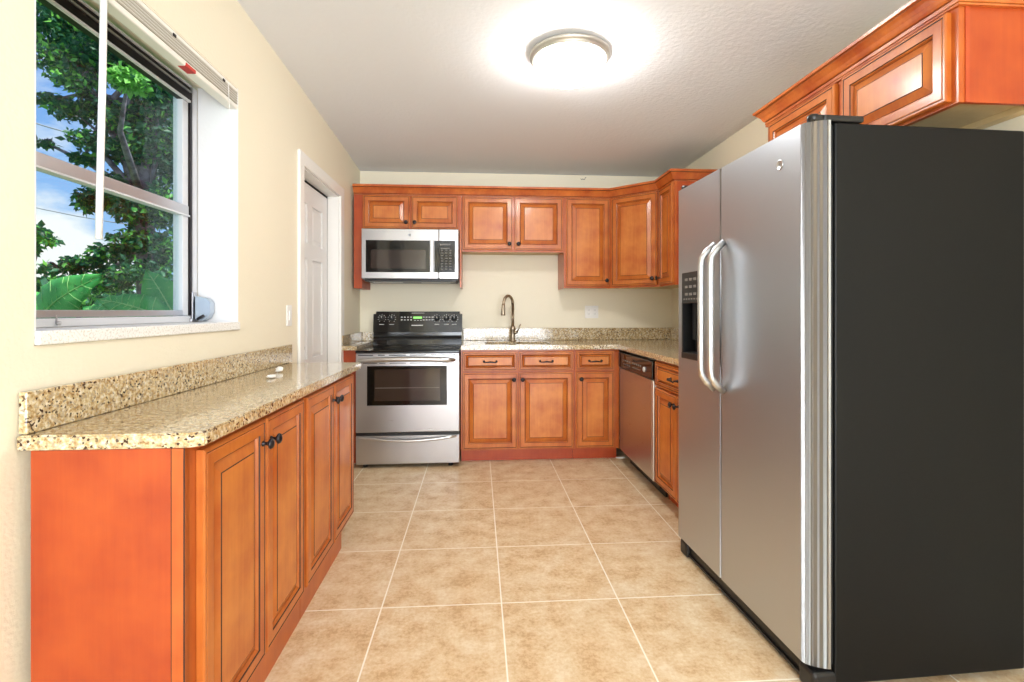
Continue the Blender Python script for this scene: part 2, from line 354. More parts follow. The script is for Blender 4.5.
# blind
bl = thing('window_blind', 'white horizontal blind pulled fully up at the top of the window', 'blind', (-1.056, (WY0+WY1)/2, 2.045))
hw = WW/2-.003
MB().box(-.02, .022, -hw, hw, .072, .087, 'blind_white', .003).build('headrail', bl)
g = MB()
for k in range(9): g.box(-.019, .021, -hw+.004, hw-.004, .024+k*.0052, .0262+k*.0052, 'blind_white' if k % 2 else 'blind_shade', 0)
g.build('slat_stack', bl)
g = MB(); g.box(-.022, .022, -hw+.002, hw-.002, 0, .02, 'blind_white', .005); g.build('bottom_rail', bl)
MB().box(-.006, .0245, .105, .165, -.0004, .012, 'red_label', .0005).build('warning_label', bl, 'small red warning label')
wand = [(.0, -.272+.0*z, .085-z*.775) for z in (0, .25, .5, .75, 1)]
MB().tube([(.03, -.291, .066), (.027, -.291, -.2), (.022, -.292, -.45), (.018, -.293, -.672)], .0085, 'plate_white', n=8).build('tilt_wand', bl, 'white hanging tilt wand')
MB().tube([(.028, .392, .07), (.03, .43, -.3), (.026, .455, -.6), (.02, .462, -.74)], .0016, 'plate_white', n=6).build('lift_cord', bl)
for y_ in (.03, .36): MB().box(.0222, .0255, y_, y_+.016, .066, .076, 'aluminium_dark', .001).build('cord_lock', bl)

# door_1 (white six panel) and its casing
dr = bpy.data.objects.new('door_1', None); COL.objects.link(dr); dr.location = (-1.115, DY0, 0); struct(dr)
def panel_leaf(w, h):
    g = MB(); st, cw = .11, .1; pw = (w-2*st-cw)/2
    rows = [(.2, .74), (.86, 1.52), (1.62, h-.13)]
    xs = [(st, st+pw), (st+pw+cw, w-st)]
    g.box(-.038, -.012, 0, w, .008, h, 'door_paint')
    for a, b_ in ((0, st), (st+pw, st+pw+cw), (w-st, w)): g.box(-.012, 0, a, b_, .008, h, 'door_paint')
    zs = [.008]+[z for r in rows for z in r]+[h]
    for i in range(0, len(zs), 2):
        for a, b_ in xs: g.box(-.012, 0, a, b_, zs[i], zs[i+1], 'door_paint')
    for z0, z1 in rows:
        for a, b_ in xs:
            i = .03; vs = [(-.012, a+.008, z0+.008), (-.012, b_-.008, z0+.008), (-.012, b_-.008, z1-.008), (-.012, a+.008, z1-.008), (-.003, a+i, z0+i), (-.003, b_-i, z0+i), (-.003, b_-i, z1-i), (-.003, a+i, z1-i)]
            g.add(vs, [(0, 1, 5, 4), (1, 2, 6, 5), (2, 3, 7, 6), (3, 0, 4, 7), (4, 5, 6, 7)], 'door_paint')
    return g
panel_leaf(DY1-DY0-.034, DZ-.028).build('door_leaf', dr, loc=(0, .012, 0))
MB().box(-.03, .0, DY1-DY0-.021, DY1-DY0-.013, 0.01, DZ-.012, 'dark_void').build('door_gap', dr)
MB().box(-.03, .0, .012, DY1-DY0-.013, DZ-.019, DZ-.0125, 'dark_void').build('door_gap', dr)
g = MB(); g.lathe([(.0, 0), (.03, 0), (.03, .006), (.012, .012), (.012, .035), (.028, .045), (.03, .06), (.018, .07), (0, .072)], 'bronze', T=at(0, .07, .95)@Matrix.Rotation(PI/2, 4, 'Y')); g.build('door_knob', dr)
g = MB()
g.box(-1.2, XL+.001, DY1-.012, DY1-.0005, 0, DZ-.012, 'trim_paint'); g.box(-1.2, XL+.001, DY0+.0005, DY0+.011, 0, DZ-.012, 'trim_paint'); g.box(-1.2, XL+.001, DY0, DY1, DZ-.012, DZ-.0005, 'trim_paint')
cw = .07
g.box(XL+.0005, XL+.018, DY1-.005, DY1+cw+.015, 0, DZ+cw, 'trim_paint', .004); g.box(XL+.0005, XL+.018, DY0-cw, DY0+.004, 0, DZ+cw, 'trim_paint', .004)
g.box(XL+.0005, XL+.017, DY0, DY1, DZ-.004, DZ+cw, 'trim_paint', .004)
struct(g.build('trim_4'))
# baseboards
struct(MB().box(XL+.0005, XL+.014, YR, 1.17, 0, .09, 'trim_paint', .003).build('baseboard_left'))
struct(MB().box(XR-.014, XR-.0005, YR, 1.38, 0, .09, 'trim_paint', .003).build('baseboard_right'))
# unseen frame behind the camera, added to go with the fill light
wp = bpy.data.objects.new('added_window', None); COL.objects.link(wp); wp.location = (.375, YR-.08, 0); struct(wp)
g = MB()
for x0, x1, z0, z1 in ((-1.22, -1.16, 0, 2.2), (1.16, 1.22, 0, 2.2), (-.03, .03, .05, 2.15), (-1.16, 1.16, 2.14, 2.2), (-1.16, 1.16, 0, .05)): g.box(x0, x1, -.03, .03, z0+.001, z1-.001, 'frame_white', .003)
g.build('window_frame', wp)

# ------------------------------------------------------------------ cabinets
def rings(g, x0, x1, z0, z1, prof, cap=True):
    """nested rectangular rings: prof = [(inset, y, material of the strip up to the next ring)]"""
    for i in range(len(prof)-1):
        d0, y0, m = prof[i]; d1, y1, _ = prof[i+1]
        a = [(x0+d0, y0, z0+d0), (x1-d0, y0, z0+d0), (x1-d0, y0, z1-d0), (x0+d0, y0, z1-d0)]
        b_ = [(x0+d1, y1, z0+d1), (x1-d1, y1, z0+d1), (x1-d1, y1, z1-d1), (x0+d1, y1, z1-d1)]
        g.add(a+b_, [(0, 1, 5, 4), (1, 2, 6, 5), (2, 3, 7, 6), (3, 0, 4, 7)], m)
    if cap:
        d, y, m = prof[-1]; g.add([(x0+d, y, z0+d), (x1-d, y, z0+d), (x1-d, y, z1-d), (x0+d, y, z1-d)], [(0, 1, 2, 3)], m)
def raised(name, parent, x0, x1, z0, z1, knob=None, pull=False, fw=.052, bev=.03, th=.02):
    T0 = -th
    o = bpy.data.objects  # noqa
    g = MB(); W_, D, P = 'wood_frame', 'glaze', 'wood_panel'
    fr = [(0, -.0008, 'wood_door'), (0, T0+.004, 'wood_door'), (.004, T0, 'wood_door'), (.0095, T0, 'glaze'), (.0105, T0+.0022, 'glaze'), (.0125, T0+.0022, 'wood_door'), (.015, T0, 'wood_door'),
          (fw-.008, T0, 'glaze'), (fw-.006, T0+.004, 'wood_door'), (fw-.003, T0+.0055, 'wood_door'), (fw, T0+.013, 'glaze')]
    rings(g, x0, x1, z0, z1, fr, cap=False)
    g.add([(x0, -.0008, z0), (x1, -.0008, z0), (x1, -.0008, z1), (x0, -.0008, z1)], [(0, 1, 2, 3)], 'wood_door')
    d = g.build(name, parent)
    p = MB(); rings(p, x0, x1, z0, z1, [(fw-.0005, T0+.0133, 'glaze'), (fw+.002, T0+.0125, 'wood_door'), (fw+bev, T0+.0025, 'glaze'), (fw+bev+.0015, T0+.0008, 'glaze'), (fw+bev+.003, T0+.0008, 'wood_panel')])
    p.build('raised_panel', d)
    if knob:
        kx, kz = knob; k = MB()
        k.lathe([(.0, 0), (.0085, 0), (.0085, .003), (.0055, .006), (.005, .014), (.0095, .019), (.0155, .022), (.017, .026), (.014, .031), (.006, .034), (0, .0345)], 'bronze', T=at(kx, T0, kz)@Matrix.Rotation(PI/2, 4, 'X'), n=20)
        k.build('knob', d)
    if pull:
        cx, cz = (x0+x1)/2, (z0+z1)/2; k = MB(); w = .048
        for s_ in (-1, 1): k.lathe([(0, 0), (.009, 0), (.009, .003), (.005, .006), (.004, .02), (.006, .023), (0, .024)], 'bronze', T=at(cx+s_*w, T0, cz)@Matrix.Rotation(PI/2, 4, 'X'), n=12)
        k.tube([(cx-w, T0-.021, cz), (cx-w*.9, T0-.024, cz-.007), (cx-w*.5, T0-.025, cz-.005), (cx, T0-.026, cz-.002), (cx+w*.5, T0-.025, cz-.005), (cx+w*.9, T0-.024, cz-.007), (cx+w, T0-.021, cz)], [.003, .004, .005, .0065, .005, .004, .003], 'bronze', n=8)
        k.build('pull_handle', d)
    return d
def carcass(parent, w, d, z0, z1, front='wood_frame', under='wood_under', left=None, right=None):
    g = MB(); e = .0008
    g.box(e, w-e, .0, .019, z0, z1, front)
    g.box(e+.001, w-e-.001, .019, d-.002, z0+.012, z1, 'wood_under')
    g.build('body', parent)
    if left: MB().box(e-.0006, .013, .019, d-.002, z0, z1, left).build('end_panel', parent, 'orange stained end panel')
    if right: MB().box(w-.013, w-e+.0006, .019, d-.002, z0, z1, right).build('end_panel', parent, 'orange stained end panel')

# base cabinets, left wall (face +X)
LX = -.672
def left_base(y0, y1, label, doors, endp):
    c = thing('base_cabinet', label, 'cabinet', (LX, y0, 0), PI/2)
    w = y1-y0; d = LX-XL-.003
    g = MB(); g.box(.0005, w-.0005, 0, .02, .1, .859, 'wood_frame', .001); g.box(.02 if endp else .002, w-.002, .02, d-.026, .102, .859, 'wood_under'); g.build('body', c)
    if endp:
        p = MB(); p.box(-.001, .018, .032, d-.026, .0, .859, 'wood_side'); p.build('end_panel', c, 'large smooth orange end panel')
        p = MB(); p.box(-.003, .018, .0, .029, .0, .859, 'wood_frame', .0004); p.box(-.0005, .018, .029, .032, .0, .859, 'glaze'); p.box(-.0036, -.003, -.0004, .003, 0, .859, 'glaze'); p.build('corner_stile', c)
    k1 = w if endp else min(w, 2.505-y0)
    MB().box(.0005 if not endp else .019, k1-.0005, .002, .02, 0, .0995, 'wood_frame').build('toe_kick', c)
    for a, b_, kx in doors: raised('door', c, a-y0, b_-y0, .112, .842, knob=(kx-y0, .772), fw=.05)
    return c
left_base(1.19, 1.932, 'orange wood base cabinet nearest the camera with the wide orange end panel', [(1.232, 1.578, 1.552), (1.586, 1.918, 1.612)], True)
left_base(1.934, 2.70, 'orange wood base cabinet under the far end of the left granite counter', [(1.952, 2.305, 2.28), (2.313, 2.665, 2.338)], False)

# countertops
CT, CB = .895, .860
ct = MB(); poly = [(-1.0325, 1.181), (-.662, 1.181), (-.632, 1.2), (-.634, 2.755), (-1.0325, 2.755)]
bm = bmesh.new(); vv = [bm.verts.new((x, y, CB+.001)) for x, y in poly]; f = bm.faces.new(vv); r_ = bmesh.ops.extrude_face_region(bm, geom=[f])
for v in r_['geom']:
    if isinstance(v, bmesh.types.BMVert): v.co.z = CT
bmesh.ops.bevel(bm, geom=[e for e in bm.edges], offset=.004, segments=2, affect='EDGES'); ct.bm(bm, 'granite')
tag(ct.build('countertop'), 'long speckled granite countertop below the window', 'countertop')
tag(MB().box(-1.0325, -1.0135, 1.188, 2.79, CT+.0008, .992, 'granite', .003).build('backsplash'), 'granite backsplash strip on the wall below the window', 'backsplash')

# base cabinets, back wall (face -Y)
BY = 3.82; bd = YB-BY-.003; BT = .877; BC = .912
def back_base(x0, x1, label, doors, drawers, ret=None):
    c = thing('base_cabinet', label, 'cabinet', (x0, BY, 0)); w = x1-x0
    g = MB(); g.box(.0005, w-.0005, 0, .02, .1, .876, 'wood_frame'); g.box(.002, w-.002, .02, bd, .102, .70, 'wood_under'); g.build('body', c)
    MB().box(.0005, w-.0005, .075, .09, 0.001, .0995, 'wood_red').build('toe_kick', c)
    for a, b_, kx in doors: raised('door', c, a-x0, b_-x0, .113, .700, knob=(kx-x0, .648))
    for a, b_ in drawers: raised('drawer', c, a-x0, b_-x0, .713, .862, pull=True, fw=.03, bev=.012)
    return c
back_base(-.13, .752, 'wooden sink base cabinet with two doors under the faucet', [(-.115, .307, .278), (.317, .742, .345)], [(-.115, .307), (.317, .742)])
back_base(.7535, 1.108, 'narrow single door base cabinet between the sink cabinet and dishwasher', [(.765, 1.064, .80)], [(.765, 1.064)])
fc = thing('base_cabinet', 'narrow orange filler cabinet in the corner left of the range', 'cabinet', (-1.033, BY+.02, 0))
g = MB(); g.box(0, .122, 0, .02, .1, .876, 'wood_side'); g.box(.002, .120, .02, bd-.022, .1, .875, 'wood_under'); g.build('body', fc)
MB().box(0, .122, .06, .075, .001, .0995, 'wood_red').build('toe_kick', fc)
tag(MB().box(-1.0325, -.9095, BY-.02, YB-.002, BT+.001, BC, 'granite', .003).build('countertop'), 'tiny granite countertop piece left of the range', 'countertop')
g = MB(); g.box(-1.0325, -1.0135, BY-.018, YB-.002, BC+.0008, .99, 'granite', .003); g.box(-1.0125, -.9095, YB-.021, YB-.002, BC+.0008, .99, 'granite', .003)
tag(g.build('backsplash'), 'granite splash in the corner left of the range', 'backsplash')

# right run (face -X)
RX = 1.12; rd = XR-RX-.003
rc = thing('base_cabinet', 'reddish two door base cabinet between dishwasher and refrigerator', 'cabinet', (RX, 3.028, 0), -PI/2)
g = MB(); g.box(.0, .643, 0, .02, .1, .876, 'wood_frame'); g.box(.002, .641, .02, rd, .102, .876, 'wood_under'); g.build('body', rc)
MB().box(.0, .643, .075, .09, .001, .0995, 'wood_red').build('toe_kick', rc)
raised('door', rc, .012, .345, .113, .700, knob=(.318, .648)); raised('door', rc, .351, .631, .113, .700, knob=(.38, .648))
raised('drawer', rc, .012, .631, .713, .862, pull=True, fw=.03, bev=.012)
# corner filler post behind the dishwasher
# L-shaped countertop with sink cut-out
sx0, sx1, sy0, sy1 = .06, .58, 3.90, 4.23
g = MB(); z0, z1 = BT+.001, BC; fy = BY-.03; fx = RX-.03; xe = XR-.003; ye = YB-.003
for a in ((-.1285, sx0, fy, ye), (sx1, fx, fy, ye), (sx0, sx1, fy, sy0), (sx0, sx1, sy1, ye), (fx, xe, 2.402, ye)): g.box(a[0], a[1], a[2], a[3], z0, z1, 'granite')
tag(g.build('countertop'), 'L-shaped granite countertop holding the sink and faucet', 'countertop')
g = MB(); g.box(-.1285, xe, YB-.022, YB-.002, BC+.0008, 1.022, 'granite', .003); g.box(XR-.022, XR-.002, 2.41, YB-.023, BC+.0008, 1.022, 'granite', .003)
tag(g.build('backsplash'), 'granite backsplash strip running behind the faucet', 'backsplash')
# sink
sk = thing('kitchen_sink', 'undermount sink bowl set into the counter in front of the faucet', 'sink', ((sx0+sx1)/2, (sy0+sy1)/2, .745))
a, b_ = (sx1-sx0)/2-.002, (sy1-sy0)/2-.002
g = MB(); h_ = .131
for q in ((-a, -a+.004, -b_, b_), (a-.004, a, -b_, b_), (-a, a, -b_, -b_+.004), (-a, a, b_-.004, b_)): g.box(q[0], q[1], q[2], q[3], 0, h_, 'steel')
g.box(-a, a, -b_, b_, -.004, 0, 'steel'); g.build('bowl', sk)
MB().lathe([(.0, 0), (.04, 0), (.045, .003), (.045, .004), (0, .004)], 'steel_bright', T=at(0, 0, .001)).build('drain', sk)
# faucet
fa = thing('kitchen_faucet', 'tall brushed bronze gooseneck faucet behind the sink', 'faucet', (.305, 4.30, BC+.0005))
MB().lathe([(0, 0), (.03, 0), (.03, .006), (.023, .012), (.019, .03), (.018, .09), (.022, .1), (.02, .125), (.014, .135)], 'faucet_metal').build('faucet_base', fa)
pts = [(0, 0, .13), (0, 0, .32)]
dirx, diry = -.72, -.69
for k in range(0, 11): q = PI*k/11; rr = .058; pts.append((dirx*(rr-rr*math.cos(q)), diry*(rr-rr*math.cos(q)), .32+rr*1.25*math.sin(q)))
pts.append((dirx*.122, diry*.122, .29))
MB().tube(pts, .0125, 'faucet_metal', n=14).build('spout', fa)
MB().lathe([(0, 0), (.018, 0), (.02, .004), (.017, .03), (.0125, .08), (.0115, .1)], 'faucet_metal', T=at(dirx*.124, diry*.124, .225)).build('spray_head', fa)
g = MB(); g.tube([(.012, 0, .07), (.035, -.01, .078)], .012, 'faucet_metal'); g.tube([(.034, -.01, .078), (.05, -.014, .11), (.068, -.018, .15)], [.008, .006, .005], 'faucet_metal', n=10); g.build('lever_handle', fa)

# ------------------------------------------------------------------ wall cabinets
UY, UZ = 4.13, 2.13
ud = YB-UY-.003
def upper(x0, x1, z0, label, doors, left=None, right=None, extra=None):
    c = thing('wall_cabinet', label, 'cabinet', (x0, UY, z0)); w = x1-x0
    carcass(c, w, ud, 0, UZ-z0, left=left, right=right)
    for a, b_, dz, kx in doors: raised('door', c, a-x0, b_-x0, dz-z0, 2.122-z0, knob=(kx-x0, .048+dz-z0))
    return c
mc = upper(-.945, -.134, 1.842, 'short two door wall cabinet above the microwave', [(-.935, -.557, 1.852, -.585), (-.543, -.163, 1.852, -.515)])
MB().box(-.066, -.0002, 0, ud, 1.362-1.842, UZ-1.842, 'wood_side').build('side_filler', mc, 'orange side panel running down left of the microwave')
MB().box(.7955, .8105, 0, ud, 1.372-1.842, -.0005, 'wood_frame').build('side_filler', mc)
upper(-.133, .725, 1.668, 'medium two door wall cabinet above the faucet', [(-.122, .292, 1.684, .262), (.306, .712, 1.684, .338)])
upper(.7255, 1.1245, 1.368, 'tall single door wall cabinet above the outlet', [(.742, 1.110, 1.384, 1.082)], left='wood_frame')
# diagonal corner
cx0, cy0, cx1, cy1 = 1.125, 4.13, 1.44, 3.83
L = math.hypot(cx1-cx0, cy1-cy0); ang = math.atan2(cy1-cy0, cx1-cx0)
dc = thing('wall_cabinet', 'tall diagonal corner wall cabinet with one door', 'cabinet', (cx0, cy0, 1.368), ang)
def to_l(x, y): v = Matrix.Rotation(-ang, 2) @ Vector((x-cx0, y-cy0)); return (v.x, v.y)
g = MB(); poly = [to_l(*p) for p in ((cx0+.001, cy0), (cx0+.001, YB-.003), (XR-.003, YB-.003), (XR-.003, cy1+.001), (cx1, cy1+.001))]
g.prism(poly, .012, UZ-1.368, 'wood_under'); g.box(.001, L-.001, -.0, .004, 0, UZ-1.368, 'wood_frame'); g.build('body', dc)
MB().box(-.0, .0155, -.0035, -.0005, 0, UZ-1.368, 'wood_crown').build('stile', dc)
raised('door', dc, .018, L-.018, .016, 2.122-1.368, knob=(L-.048, .066))
# right wall cabinet
UX = 1.44
uc = thing('wall_cabinet', 'narrow wall cabinet on the right wall behind the refrigerator', 'cabinet', (UX, 3.828, 1.368), -PI/2)
carcass(uc, .29, XR-UX-.003, 0, UZ-1.368, right='wood_side')
raised('door', uc, .012, .28, .016, 2.122-1.368, knob=(.04, .066), fw=.05)
# cabinet over the fridge
OX = 1.475; OZ = 1.818; OT = 2.112
oc = thing('wall_cabinet', 'wide two door wall cabinet hanging over the refrigerator', 'cabinet', (OX, 2.417, OZ), -PI/2)
ow = .994; od = XR-OX-.003
g = MB(); g.box(0, ow, 0, .02, 0, OT+.03-OZ, 'wood_frame'); g.box(.014, ow-.014, .02, od, .02, OT+.03-OZ, 'wood_under'); g.box(.0, ow, od-.04, od, .0, .02, 'wood_under'); g.build('body', oc)
MB().box(0, .0135, .02, od, 0, OT+.03-OZ, 'wood_side').build('end_panel', oc); 
g = MB(); g.box(ow-.0135, ow, .034, od, 0, OT+.03-OZ, 'wood_side'); g.build('end_panel', oc, 'bright orange end panel')
MB().box(ow-.0135, ow+.003, .0205, .034, 0, OT+.03-OZ, 'wood_red').build('corner_stile', oc)
raised('door', oc, .022, .487, .010, 2.106-OZ); raised('door', oc, .527, .972, .010, 2.106-OZ)

# crown mouldings
def sweep(g, path, prof, mats):
    P = [Vector(p) for p in path]; n = len(P); rows = []
    for i, p in enumerate(P):
        d0 = (P[i]-P[i-1]).normalized() if i else None; d1 = (P[i+1]-P[i]).normalized() if i < n-1 else None
        nrm = lambda d: Vector((d.y, -d.x))
        if d0 is None: m_ = nrm(d1)
        elif d1 is None: m_ = nrm(d0)
        else:
            a, b_ = nrm(d0), nrm(d1); s_ = a+b_; m_ = s_/(s_.dot(a))
        rows.append([(p.x+m_.x*o_, p.y+m_.y*o_, z) for o_, z in prof])
    k = len(prof)
    for i in range(n-1):
        for j in range(k):
            j2 = (j+1) % k
            g.add([rows[i][j], rows[i][j2], rows[i+1][j2], rows[i+1][j]], [(0, 1, 2, 3)], mats[j])
    for r in (rows[0], rows[-1]): g.add(r, [list(range(k))], mats[0])
prof = [(.0, UZ+.0008), (.010, UZ+.0008), (.012, UZ+.006), (.0135, UZ+.0065), (.0145, UZ+.0085), (.019, UZ+.010), (.024, UZ+.020), (.032, UZ+.034), (.042, UZ+.048), (.0455, UZ+.052), (.047, UZ+.054), (.050, UZ+.056), (.053, UZ+.062), (.053, UZ+.074), (.0, UZ+.074)]
Wc = 'wood_crown'; pm = [Wc, Wc, 'glaze', 'glaze', Wc, Wc, Wc, Wc, Wc, 'glaze', 'glaze', Wc, Wc, Wc, Wc]
g = MB(); sweep(g, [(-1.011, UY), (cx0, cy0), (cx1, cy1), (UX, 3.536), (XR-.003, 3.536)], prof, pm)
tag(g.build('crown_moulding'), 'red brown crown moulding along the cabinets on the back wall', 'moulding')
z_ = OT
prof2 = [(o_, z_+(zz-z_)*.76) for o_, zz in [(.0005, z_), (.011, z_), (.011, z_+.008), (.008, z_+.009), (.008, z_+.011), (.012, z_+.013), (.013, z_+.028), (.009, z_+.030), (.009, z_+.032), (.016, z_+.034), (.021, z_+.044), (.026, z_+.060), (.036, z_+.076), (.046, z_+.088), (.044, z_+.090), (.044, z_+.092), (.053, z_+.096), (.055, z_+.110), (.0005, z_+.110)]]
pm2 = [Wc, Wc, 'glaze', 'glaze', Wc, Wc, 'glaze', 'glaze', Wc, Wc, Wc, Wc, Wc, 'glaze', 'glaze', Wc, Wc, Wc, Wc]
g = MB(); sweep(g, [(XR-.003, 2.4175), (OX, 2.4175), (OX, 1.4225), (XR-.003, 1.4225)], prof2, pm2)
tag(g.build('crown_moulding'), 'orange crown moulding on the cabinet over the refrigerator', 'moulding')

# ------------------------------------------------------------------ range
rg = thing('kitchen_range', 'stainless steel electric range with black backguard and glass cooktop', 'range', (-.906, 3.745, 0))
RW = .772
MB().box(.004, RW-.004, .03, .69, .03, .862, 'black_plastic').build('body', rg)
g = MB(); g.box(.002, RW-.002, .0, .03, .268, .860, 'steel', .006)
odr = g.build('oven_door', rg)
g = MB(); g.box(.085, .675, -.003, .0, .47, .765, 'black_gloss', .002); g.box(.1, .66, -.0036, -.003, .485, .75, 'black_gloss'); g.build('window_surround', odr)
g = MB(); g.box(.14, .625, -.0042, -.0036, .505, .74, 'dark_glass'); 
for z in (.60,): g.box(.145, .62, -.0046, -.0042, z, z+.003, 'marking_dim')
g.build('oven_window', odr)
g = MB()
for x0, x1 in ((.02, .13), (.165, .215), (.245, .37), (.40, .52), (.55, .60), (.63, .74)): g.box(x0, x1, -.001, .003, .842, .849, 'dark_void')
for x0, x1 in ((.055, .16), (.175, .22), (.25, .37), (.40, .53), (.56, .61), (.64, .72)): g.box(x0, x1, -.001, .003, .783, .788, 'dark_void')
g.build('vent_slots', odr)
pts = [(.03+.706*k/14, -.012-.042*math.sin(PI*k/14)**.5, .808+.012*math.sin(PI*k/14)) for k in range(15)]
MB().tube(pts, [.012]+[.018]*13+[.012], 'steel_bright', n=12, flat=1.0).build('handle', odr)
g = MB(); g.box(.003, RW-.003, .004, .03, .246, .266, 'black_plastic'); g.build('door_gap', rg)
g = MB(); g.box(.002, RW-.002, .002, .03, .03, .244, 'steel', .006); sd = g.build('storage_drawer', rg)
pts = [(.02+.726*k/14, -.002-.02*math.sin(PI*k/14)**.6, .236-.028*math.sin(PI*k/14)) for k in range(15)]
MB().tube(pts, [.006]+[.011]*13+[.006], 'steel_bright', n=10, flat=.8).build('drawer_handle', sd)
for x in (.06, .70):
    for y in (.06, .62): MB().lathe([(.018, .0005), (.018, .02), (.01, .03)], 'rubber', T=at(x, y, 0), n=12).build('foot', rg)
MB().box(.0, RW, -.012, .60, .863, .882, 'black_gloss', .006).build('cooktop', rg)
g = MB(); g.add([(x, y, z) for x in (.006, RW-.006) for y, z in ((.595, .883), (.600, .93), (.612, .955), (.612, .99), (.69, .99), (.69, .883))],
      [(0, 1, 7, 6), (1, 2, 8, 7), (2, 3, 9, 8), (3, 4, 10, 9), (4, 5, 11, 10), (5, 0, 6, 11), (0, 5, 4, 3, 2, 1), (6, 7, 8, 9, 10, 11)], 'black_gloss')
g.box(.006, RW-.006, .598, .603, .955, .962, 'black_plastic', .002); g.box(.006, RW-.006, .592, .598, .928, .934, 'black_plastic', .002); g.build('backguard_base', rg)
g = MB(); bm = bmesh.new(); bmesh.ops.create_cube(bm, size=1)
for v in bm.verts: v.co = Vector((RW/2+v.co.x*RW*.995, .638+v.co.y*.055, 1.081+v.co.z*.18))
bmesh.ops.bevel(bm, geom=[e for e in bm.edges if abs(e.verts[0].co.y-e.verts[1].co.y) > .02 and e.verts[0].co.z > 1.1], offset=.022, segments=5, affect='EDGES'); g.bm(bm, 'black_gloss')
cp = g.build('control_panel', rg)
for x in (.075, .16, .55, .632, .70):
    k = MB(); k.lathe([(0, 0), (.022, 0), (.0235, .004), (.019, .012), (.017, .026), (.015, .028), (0, .028)], 'black_plastic', T=at(x, .610, 1.11)@Matrix.Rotation(PI/2, 4, 'X'), n=20)
    k.box(x-.0022, x+.0022, .579, .582, 1.112, 1.127, 'marking'); k.build('knob', cp)
    k = MB()
    for q in range(9):
        a = R(-140+q*35)+PI/2; k.box(-.002, .002, -.0008, 0, -.004, .004, 'marking', T=at(x+.032*math.cos(a), .610, 1.11+.032*math.sin(a))@Matrix.Rotation(a-PI/2, 4, 'Y'))
    k.build('dial_marks', cp)
g = MB(); g.box(.345, .42, .6088, .6102, 1.108, 1.126, 'display_green'); g.build('clock_display', cp)
pv = Vector((0, .62, .991)); rm = Matrix.Rotation(R(-8), 4, 'X'); cp.rotation_euler = (R(-8), 0, 0); cp.location = pv-(rm @ pv)
for xs_ in ((.245, .272, .299, .326), (.435, .460, .485, .510)):
    g = MB()
    for x in xs_:
        for z in (1.122, 1.098): g.box(x-.007, x+.007, .6088, .6102, z-.005, z+.003, 'marking')
    g.build('button_block', cp)
for x0, x1, z0, z1 in [(x-.006, x+.006, 1.09, 1.096) for x in (.36, .385, .41)]: MB().box(x0, x1, .6088, .6102, z0, z1, 'marking').build('button', cp)
for x0, x1, z0, z1 in [(x-.02, x+.02, 1.055, 1.060) for x in (.075, .16, .55, .632, .70)]+[(.33, .43, 1.045, 1.053), (.33, .44, 1.155, 1.159)]: MB().box(x0, x1, .6088, .6102, z0, z1, 'marking').build('printed_mark', cp)

# ------------------------------------------------------------------ microwave
mw = thing('microwave', 'stainless over-the-range microwave mounted above the range', 'microwave', (-.932, 4.05, 1.424))
MWW, MWH = .776, .4165
MB().box(.004, MWW-.004, .035, .39, .004, MWH, 'black_plastic').build('body', mw)
g = MB(); g.box(.0, .616, 0, .034, .012, MWH-.001, 'steel', .004); md = g.build('door', mw)
MB().box(.034, .545, -.002, .0, .064, .322, 'black_gloss', .001).build('window_surround', md)
MB().box(.074, .512, -.003, -.002, .094, .246, 'dark_glass').build('door_window', md)
g = MB(); g.box(.549, .578, -.036, -.022, .066, .322, 'steel_bright', .006); g.box(.556, .571, -.024, -.001, .085, .11, 'steel_bright'); g.box(.556, .571, -.024, -.001, .28, .305, 'steel_bright'); g.build('handle', md)
g = MB(); g.box(.618, MWW, 0, .034, .012, MWH-.001, 'steel', .004); mc_ = g.build('control_column', mw)
MB().box(.581, .6155, -.0018, -.0002, .064, .322, 'black_gloss').build('panel_edge', md)
MB().box(.6185, .748, -.0018, -.0002, .064, .322, 'black_gloss').build('keypad', mc_)
g = MB()
for r_i in range(8):
    for c_i in range(3): x = .634+c_i*.034; z = .088+r_i*.022; g.box(x, x+.018, -.0024, -.0018, z, z+.006, 'marking_dim')
g.box(.626, .71, -.0024, -.0018, .285, .297, 'marking_dim'); g.box(.632, .705, -.0024, -.0018, .255, .262, 'marking_dim'); g.build('key_marks', mc_)
MB().lathe([(0, 0), (.013, 0), (.013, .0015), (.0105, .0015), (.0105, .001), (0, .001)], 'operator_grey', T=at(.385, -.0003, .366)@Matrix.Rotation(PI/2, 4, 'X')).build('round_badge', md)
text_mesh('GE', .012, 'marking_dim', at(.385, -.0016, .366)@FRONT, md, 'badge_letters')
g = MB(); g.box(.02, MWW-.02, .02, .37, -.008, .003, 'black_plastic'); g.box(.04, MWW-.05, .012, .03, -.006, .006, 'black_plastic', .002)
g.box(.10, .72, .03, .036, -.016, -.009, 'marking_dim'); g.build('vent_grille', mw)
MB().box(.06, .30, .12, .22, -.011, -.0085, 'steel').build('grease_filter', mw); MB().box(.46, .70, .12, .22, -.011, -.0085, 'steel').build('grease_filter', mw)

